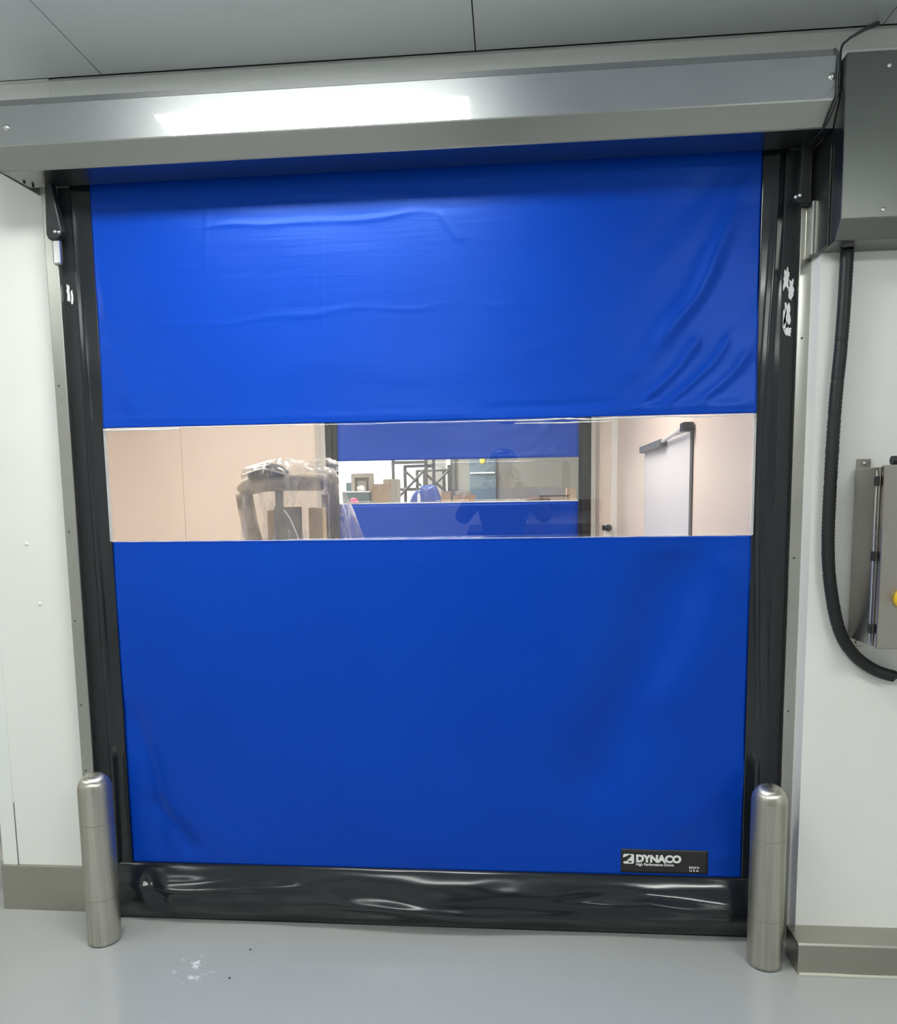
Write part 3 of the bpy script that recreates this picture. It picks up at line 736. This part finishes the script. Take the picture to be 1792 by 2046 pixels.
bm = bmesh.new(); tube(bm, [(-0.20, -0.088, 1.54), (-0.08, -0.095, 1.575), (0.04, -0.088, 1.545)], 0.006, 8, 6); tube(bm, [(-0.085, -0.09, 1.55), (-0.082, -0.05, 1.60), (-0.08, 0, 1.612)], 0.005, 8, 4); finish('chrome_strip', bm, M_SCREW, dm, smooth=True)
boxo('base', (-0.26, 0.30, -0.22, 0.25, 0.0, 0.10), M_MSTEEL, mc, bevel=0.01)
# film: a loose wrinkled shroud
bm = bmesh.new(); NU, NV = 72, 46
rows = []
for j in range(NV + 1):
    v = j / NV; row = []
    zc = 1.625 - 1.25 * v ** 1.3
    for i in range(NU):
        a = 2 * PI * i / NU; c, s = math.cos(a), math.sin(a)
        wr = 0.205 + 0.24 * min(1, v * 1.9) ** 0.8 if c > 0 else 0.22 + 0.03 * v
        wy = 0.07 + 0.13 * v ** 0.6
        if v < 0.08:
            k = v / 0.08; wr *= (0.2 + 0.8 * k); wy *= (0.2 + 0.8 * k)
        wob = 1 + 0.09 * noise.noise((c * 3.5, s * 3.5, v * 1.5)) + 0.05 * math.sin(a * 9 + 3 * noise.noise((v * 3, c, 1)))
        row.append(bm.verts.new((wr * c * wob, wy * s * wob, zc + 0.02 * noise.noise((c * 2, s * 2, v * 3)))))
    rows.append(row)
for A, B in zip(rows, rows[1:]):
    for i in range(NU): bm.faces.new((A[i], A[(i + 1) % NU], B[(i + 1) % NU], B[i]))
# gathered twist of film at the upper right
kn = []
for j in range(9):
    t_ = j / 8; ring = []
    for i in range(18):
        a = 2 * PI * i / 18; rr = (0.018 + 0.042 * abs(math.sin(PI * t_ * 0.9 + 0.3)) ) * (1 + 0.25 * math.sin(a * 5 + j))
        ring.append(bm.verts.new((0.12 + 0.19 * t_, rr * math.cos(a), 1.575 + 0.012 * t_ + rr * math.sin(a) * 0.8)))
    kn.append(ring)
for A, B in zip(kn, kn[1:]):
    for i in range(18): bm.faces.new((A[i], A[(i + 1) % 18], B[(i + 1) % 18], B[i]))
wf = finish('plastic_shroud', bm, M_WRAP, mc, smooth=True); wf['label'] = 'loose clear plastic film'
bm = bmesh.new(); tube(bm, [(0.05, -0.18, 1.36), (0.09, -0.19, 1.30), (0.14, -0.20, 1.16), (0.16, -0.20, 1.0)], 0.004, 6, 6); finish('white_cord', bm, M_WHITE, mc, smooth=True)

# ================================================================== FURTHEST ROOM
M_CARD = mat('cardboard', rough=0.8, build=vary((0.33, 0.22, 0.14), (0.40, 0.27, 0.18), 5))
M_CARD2 = mat('grey_board', (0.36, 0.33, 0.28), 0.8)
M_TEAL = mat('teal_plastic', (0.05, 0.13, 0.15), 0.4)
M_TARP = mat('blue_tarp', (0.04, 0.08, 0.33), 0.45)
M_SCAF = mat('scaffold_steel', (0.10, 0.10, 0.10), 0.5, 0.3)
# storage rack whose deck is at eye height
rk = thing('storage_rack', 'long rack with a pale top shelf, only its top edge showing in the furthest room', 'rack', (-0.75, 8.1, ZF2))
boxo('top_shelf', (-1.62, 1.75, -0.35, 0.45, 1.345, 1.375), M_WHITE, rk)
boxo('lower_shelf', (-1.6, 1.73, -0.33, 0.43, 0.60, 0.63), M_WHITE, rk)
for x in (-1.58, 0.0, 1.71):
    for y in (-0.32, 0.42): boxo('leg', (x - 0.02, x + 0.02, y - 0.02, y + 0.02, 0, 1.345), M_SCAF, rk)
ZS = ZF2 + 1.375
def carton(x0, x1, z0, z1, y0, y1, m, label, nm='carton', cat='box', flap=True, group='boxes stacked in the furthest room'):
    t = thing(nm, label, cat, ((x0 + x1) / 2, (y0 + y1) / 2, z0), 0, group); hx, hy, hz = (x1 - x0) / 2, (y1 - y0) / 2, z1 - z0
    boxo('body', (-hx, hx, -hy, hy, 0, hz), m, t, bevel=0.004)
    if flap:
        boxo('tape', (-hx * 0.12, hx * 0.12, -hy - 0.001, hy + 0.001, hz * 0.6, hz + 0.001), M_CARD2 if m is M_CARD else M_CARD, t)
    return t
cr_ = thing('crate', 'dark teal plastic crate lying left on the rack shelf', 'crate', (-2.13, 8.0, ZS), 0)
boxo('crate_body', (-0.19, 0.19, -0.2, 0.2, 0, 0.16), M_TEAL, cr_, bevel=0.01); boxo('rim', (-0.2, 0.2, -0.21, 0.21, 0.145, 0.165), M_WHITE, cr_, bevel=0.004)
# open wooden frame on the crate
fr = thing('display_frame', 'grey square open frame standing on the teal crate', 'frame', (-2.07, 8.0, ZS + 0.165))
bm = bmesh.new(); box(bm, -0.15, -0.10, -0.06, 0.10, 0, 0.25); box(bm, 0.10, 0.15, -0.06, 0.10, 0, 0.25); box(bm, -0.10, 0.10, -0.06, 0.10, 0.19, 0.25); box(bm, -0.10, 0.10, 0.05, 0.10, 0, 0.19)
finish('outer_frame', bm, M_CARD2, fr, bevel=0.005)
boxo('inner_box', (-0.06, 0.07, -0.04, 0.05, 0, 0.15), M_GREYWALL, fr, bevel=0.004)
bm = bmesh.new(); bmesh.ops.create_icosphere(bm, subdivisions=3, radius=0.06)
for v in bm.verts: v.co = v.co * (1 + 0.35 * noise.noise(v.co * 20)); v.co.z = max(0, v.co.z * 0.7 + 0.03)
o = finish('plastic_bag', bm, mat('pink_plastic', (0.65, 0.10, 0.25), 0.4), smooth=True); o.location = (-2.13, 7.72, ZS); tag(o, 'crumpled pink bag on the shelf before the teal crate', 'bag')
bm = bmesh.new(); bmesh.ops.create_icosphere(bm, subdivisions=3, radius=0.06)
for v in bm.verts: v.co = v.co * (1 + 0.4 * noise.noise(v.co * 25)); v.co.z = max(0, v.co.z * 0.8 + 0.03)
o = finish('paper_bag', bm, M_WHITE, smooth=True); o.location = (-2.06, 7.88, ZS + 0.165); tag(o, 'crumpled white paper lying inside the grey open frame', 'paper')
carton(-1.90, -1.69, ZS, 1.735, 7.8, 8.1, M_CARD, 'brown carton right of the teal crate')
carton(-1.80, -1.59, ZS, 1.81, 8.15, 8.45, M_CARD2, 'taller grey carton behind the brown carton')
carton(-2.36, -2.24, ZS, 1.77, 8.24, 8.40, M_TEAL, 'dark green box at the left end behind the crate', flap=False)
carton(-0.93, -0.80, ZS, 1.62, 7.8, 8.0, M_CARD, 'upright brown carton right of the blue covered load')
carton(-0.77, -0.47, ZS, 1.56, 7.8, 8.1, M_CARD, 'wide low brown carton right of the blue covered load')
carton(-0.74, -0.52, 1.561, 1.62, 7.85, 8.05, M_CARD2, 'flat grey carton on top of the wide low carton', flap=False)
carton(0.80, 0.92, ZS, 1.64, 7.9, 8.1, M_CARD, 'small brown carton at the right end of the shelf')
# blue tarp covered load
bm = bmesh.new(); n_ = 26
for s in range(1):
    g = []
    for j in range(n_ + 1):
        row = []
        for i in range(n_ + 1):
            u, v = i / n_ * 2 - 1, j / n_ * 2 - 1
            hgt = 0.225 * (1 - max(0, (abs(u) - 0.55) / 0.45) ** 2) * (1 - max(0, (abs(v) - 0.6) / 0.4) ** 2) * (0.85 + 0.2 * noise.noise((u * 2, v * 2, 4)) + (0.12 if u > -0.3 else -0.15))
            row.append(bm.verts.new((u * 0.215, v * 0.2, max(0, hgt))))
        g.append(row)
    for j in range(n_):
        for i in range(n_): bm.faces.new((g[j][i], g[j][i + 1], g[j + 1][i + 1], g[j + 1][i]))
    bot = [bm.verts.new((x, y, 0)) for x, y in ((-0.215, -0.2), (0.215, -0.2), (0.215, 0.2), (-0.215, 0.2))]
    bm.faces.new(bot[::-1])
o = finish('covered_load', bm, M_TARP, smooth=True); o.location = (-1.16, 7.95, ZS); tag(o, 'load draped in blue sheeting in the middle of the rack shelf', 'load')
bm = bmesh.new(); lathe(bm, [(0.022, 0), (0.022, 0.09), (0.010, 0.11), (0.010, 0.13)], 16); o = finish('bottle', bm, M_WHITE, smooth=False); o.location = (-1.23, 7.70, ZS); tag(o, 'small white bottle before the blue covered load', 'bottle')
# scrap heap: offcuts lying on the shelf at right
random.seed(3)
M_SCRAP = mat('brown_scrap', (0.10, 0.07, 0.05), 0.8)
for k, (x, z, l, a) in enumerate(((0.40, 0.012, 0.34, 0.05), (0.52, 0.036, 0.46, -0.12), (0.62, 0.060, 0.42, 0.18))):
    bm = bmesh.new(); box(bm, -l / 2, l / 2, -0.05, 0.05, 0, 0.022)
    o = finish('timber_offcut', bm, M_SCRAP if k % 2 == 0 else M_CARD, bevel=0.003); o.location = (x, 7.9, ZS + z - 0.012); o.rotation_euler = (0, 0, a)
    tag(o, ('lowest', 'middle', 'topmost')[k] + ' brown board of the small pile right of the cartons', 'board', 'boards piled on the shelf')

# scaffold tower
sc = thing('scaffold_tower', 'grey steel scaffold frame with crossed braces before the white wall', 'scaffold', (-1.35, 9.2, ZF2))
def bar(name, a, b, r=0.026):
    bm = bmesh.new(); cyl(bm, a, b, r, n=10); return finish(name, bm, M_SCAF, sc)
H1, H2 = 1.945, 2.05
for x, y, h in ((-0.43, -0.2, 2.7), (-0.26, -0.1, H1), (0.20, -0.2, H1 + 0.1), (0.31, 0.3, H1 - 0.03), (0.42, 0.0, H1), (0.0, 0.3, 1.88), (-0.12, 0.3, 1.88)): bar('upright', (x, y, 0), (x, y, h))
bar('ledger', (-0.43, -0.2, 1.985), (0.08, -0.2, 1.985)); bar('upright', (0.08, -0.2, 0), (0.08, -0.2, 2.75))
bar('ledger', (-0.26, -0.1, 1.93), (0.20, -0.2, 1.93)); bar('ledger', (-0.12, 0.3, 1.875), (0.42, 0.0, 1.87)); bar('ledger', (-0.43, -0.2, 1.57), (0.02, -0.2, 1.57))
bar('brace', (-0.26, -0.12, 1.86), (0.0, -0.16, 1.62), 0.020); bar('brace', (0.10, -0.22, 1.90), (-0.36, -0.22, 1.44), 0.020)
bar('brace', (0.42, -0.02, 1.86), (0.02, -0.1, 1.46), 0.020); bar('brace', (0.0, -0.1, 1.86), (0.40, 0.0, 1.50), 0.020)

# grey-blue door and pale strip on the far wall
fd = thing('door_2', 'x', 'door', (-0.50, 12.02, ZF2)); del fd['label']; del fd['category']; fd['kind'] = S
M_SLATE = mat('slate_blue_door', (0.13, 0.17, 0.20), 0.4)
boxo('door_leaf', (-0.26, 0.26, -0.04, 0, 0, 2.4), M_SLATE, fd, bevel=0.004)
boxo('push_bar', (-0.24, 0.24, -0.08, -0.04, 1.895, 1.92), M_WHITE, fd, bevel=0.004)
bm = bmesh.new(); lathe(bm, [(0.055, 0), (0.055, 0.01), (0.04, 0.02), (0.01, 0.022)], 20, (0.0, -0.04, 2.14), 'Y'); finish('yellow_light_disc', bm, M_YELLOW, fd)  # yellow light put into the colour of a plain unlit disc
boxo('trim_6', (-1.09, -1.03, 11.97, 12.02, ZF2, 4.2), M_SCAF, kind=S); boxo('trim_7', (-1.20, -1.12, 11.97, 12.02, ZF2, 4.2), M_WHITE, kind=S)

# ================================================================== BEHIND THE PHOTOGRAPHER (mirrored in the clear strip)
M_CLOTH = mat('black_work_jacket', (0.012, 0.013, 0.016), 0.8)
M_SKIN = mat('skin', (0.28, 0.15, 0.10), 0.5)
cabt = thing('equipment_cabinet', 'dark equipment cabinet with a raised rail against the back wall', 'cabinet', (-0.0, -5.75, 0))
boxo('cabinet_body', (-0.45, 1.05, -0.4, 0.35, 0.04, 0.80), M_BLACK, cabt, bevel=0.01)
boxo('plinth', (-0.42, 1.02, -0.37, 0.32, 0.0, 0.04), M_BLACK, cabt)
boxo('back_rail', (-0.1, 1.05, -0.38, -0.30, 0.95, 1.08), M_BLACK, cabt, bevel=0.006)
for x in (-0.05, 1.0): boxo('rail_post', (x - 0.02, x + 0.02, -0.37, -0.31, 0.80, 0.95), M_BLACK, cabt)

def skin_mesh(name, joints, bones, m, parent, root=0, sub=2):
    me = bpy.data.meshes.new(name); me.from_pydata([j[:3] for j in joints], bones, []); me.materials.append(m)
    o = bpy.data.objects.new(name, me); COL.objects.link(o)
    md = o.modifiers.new('skin', 'SKIN'); md.use_smooth_shade = True
    for v, j in zip(me.skin_vertices[0].data, joints):
        v.radius = (j[3], j[4] if len(j) > 4 else j[3]); v.use_root = False
    me.skin_vertices[0].data[root].use_root = True
    s = o.modifiers.new('sub', 'SUBSURF'); s.levels = sub; s.render_levels = sub
    o.parent = parent; return o
PXo, PYo = -0.04, -2.98
ps = thing('person', 'person in a white hard hat and black jacket holding up a phone', 'person', (PXo, PYo, 0))
J = [(0, 0, 0.86, 0.15, 0.11), (0, 0, 1.02, 0.14, 0.10), (0, 0.01, 1.20, 0.20, 0.13), (0, 0.0, 1.32, 0.16, 0.10), (0, 0.0, 1.38, 0.055),
     (0.20, 0, 1.33, 0.075), (0.31, 0.08, 1.16, 0.060), (0.155, 0.32, 1.33, 0.042), (0.10, 0.40, 1.44, 0.030),
     (-0.20, 0, 1.33, 0.075), (-0.31, 0.08, 1.16, 0.060), (-0.155, 0.32, 1.33, 0.042), (-0.10, 0.40, 1.44, 0.030),
     (0.09, 0, 0.80, 0.10), (0.10, 0.02, 0.46, 0.065), (0.11, -0.01, 0.11, 0.048), (-0.09, 0, 0.80, 0.10), (-0.10, 0.02, 0.46, 0.065), (-0.11, -0.01, 0.11, 0.048)]
Bn = [(0, 1), (1, 2), (2, 3), (3, 4), (3, 5), (5, 6), (6, 7), (7, 8), (3, 9), (9, 10), (10, 11), (11, 12), (0, 13), (13, 14), (14, 15), (0, 16), (16, 17), (17, 18)]
skin_mesh('clothed_body', J, Bn, M_CLOTH, ps)
for sx in (1, -1):
    bm = bmesh.new(); bmesh.ops.create_uvsphere(bm, u_segments=20, v_segments=12, radius=1)
    for v in bm.verts: v.co = Vector((0.045 * v.co.x, 0.13 * v.co.y + 0.05, max(0, 0.05 + 0.06 * v.co.z * (1 if v.co.y < 0.2 else 0.7))))
    o = finish('shoe', bm, M_BLACK, ps, smooth=True); o.location = (0.11 * sx, 0.01, 0)
# head with face
bm = bmesh.new(); bmesh.ops.create_uvsphere(bm, u_segments=32, v_segments=24, radius=1)
for v in bm.verts:
    x, y, z = v.co
    k = 1 - 0.28 * max(0, -z) ** 1.3
    X, Y, Z = 0.074 * x * k, 0.092 * y * (k + 0.04), 0.112 * z
    if y > 0.5:
        Y += 0.018 * math.exp(-(X / 0.012) ** 2 - ((Z + 0.012) / 0.018) ** 2)      # nose
        Y -= 0.008 * (math.exp(-((X - 0.03) / 0.014) ** 2 - ((Z - 0.012) / 0.012) ** 2) + math.exp(-((X + 0.03) / 0.014) ** 2 - ((Z - 0.012) / 0.012) ** 2))
        Y += 0.005 * math.exp(-(X / 0.02) ** 2 - ((Z + 0.05) / 0.008) ** 2)
    v.co = Vector((X, Y, Z))
cyl(bm, (0, -0.01, -0.16), (0, -0.005, -0.06), 0.052, 0.050, n=20)
for s in (-1, 1):
    r_ = bmesh.ops.create_uvsphere(bm, u_segments=10, v_segments=8, radius=0.028)
    for v in r_['verts']: v.co = Vector((s * 0.076 + v.co.x * 0.35, v.co.y * 0.6 - 0.005, v.co.z))
hd = finish('head', bm, M_SKIN, ps, smooth=True); hd.location = (0, 0.03, 1.515)
bm = bmesh.new(); lathe(bm, [(0.118, 0.0), (0.118, 0.006), (0.100, 0.010), (0.097, 0.04), (0.085, 0.075), (0.055, 0.100), (0.02, 0.108), (0.001, 0.109)], 36)
for v in bm.verts:
    if v.co.z < 0.008 and v.co.y > 0.05: v.co.y += 0.03
hh = finish('hard_hat', bm, mat('blue_hard_hat', (0.05, 0.12, 0.45), 0.3), ps, smooth=True); hh.location = (0, 0.025, 1.555)
ps['label'] = 'person in hard hat and black jacket holding a phone, mirrored faintly in the clear strip'
# hands gripping the phone
PH = Vector((0.04, 0.47, 1.50))
for s in (-1, 1):
    wr = Vector((s * 0.105, 0.42, 1.455)); kn_ = Vector((s * 0.088, 0.44, 1.50))
    J2 = [(*wr, 0.026, 0.018), (*((wr + kn_) / 2), 0.034, 0.014), (*kn_, 0.036, 0.012)]; B2 = [(0, 1), (1, 2)]
    for q in range(4):
        z = 1.475 + 0.019 * q; ln = (0.85, 0.97, 1.0, 0.9)[q]; b0_ = len(J2)
        J2 += [(s * 0.086, 0.452, z, 0.009), (s * (0.086 - 0.012), 0.452 + 0.022 * ln, z + 0.004, 0.0085), (s * (0.086 - 0.03 * ln), 0.452 + 0.026 * ln, z + 0.006, 0.0075)]
        B2 += [(2, b0_), (b0_, b0_ + 1), (b0_ + 1, b0_ + 2)]
    b0_ = len(J2); J2 += [(s * 0.088, 0.425, 1.478, 0.011), (s * 0.062, 0.428, 1.486, 0.009)]; B2 += [(1, b0_), (b0_, b0_ + 1)]
    skin_mesh('hand', J2, B2, M_SKIN, ps, 0, 1)
ph = thing('phone', 'black phone held sideways in both hands by the person', 'phone', (PXo + 0.0, PYo + 0.452, 1.50))
boxo('phone_body', (-0.078, 0.078, -0.004, 0.004, -0.037, 0.037), M_BLACK, ph, bevel=0.003)
bm = bmesh.new(); cyl(bm, (0.04, 0.004, 0), (0.04, 0.007, 0), 0.009, n=20); finish('lens', bm, M_BLACKV, ph)
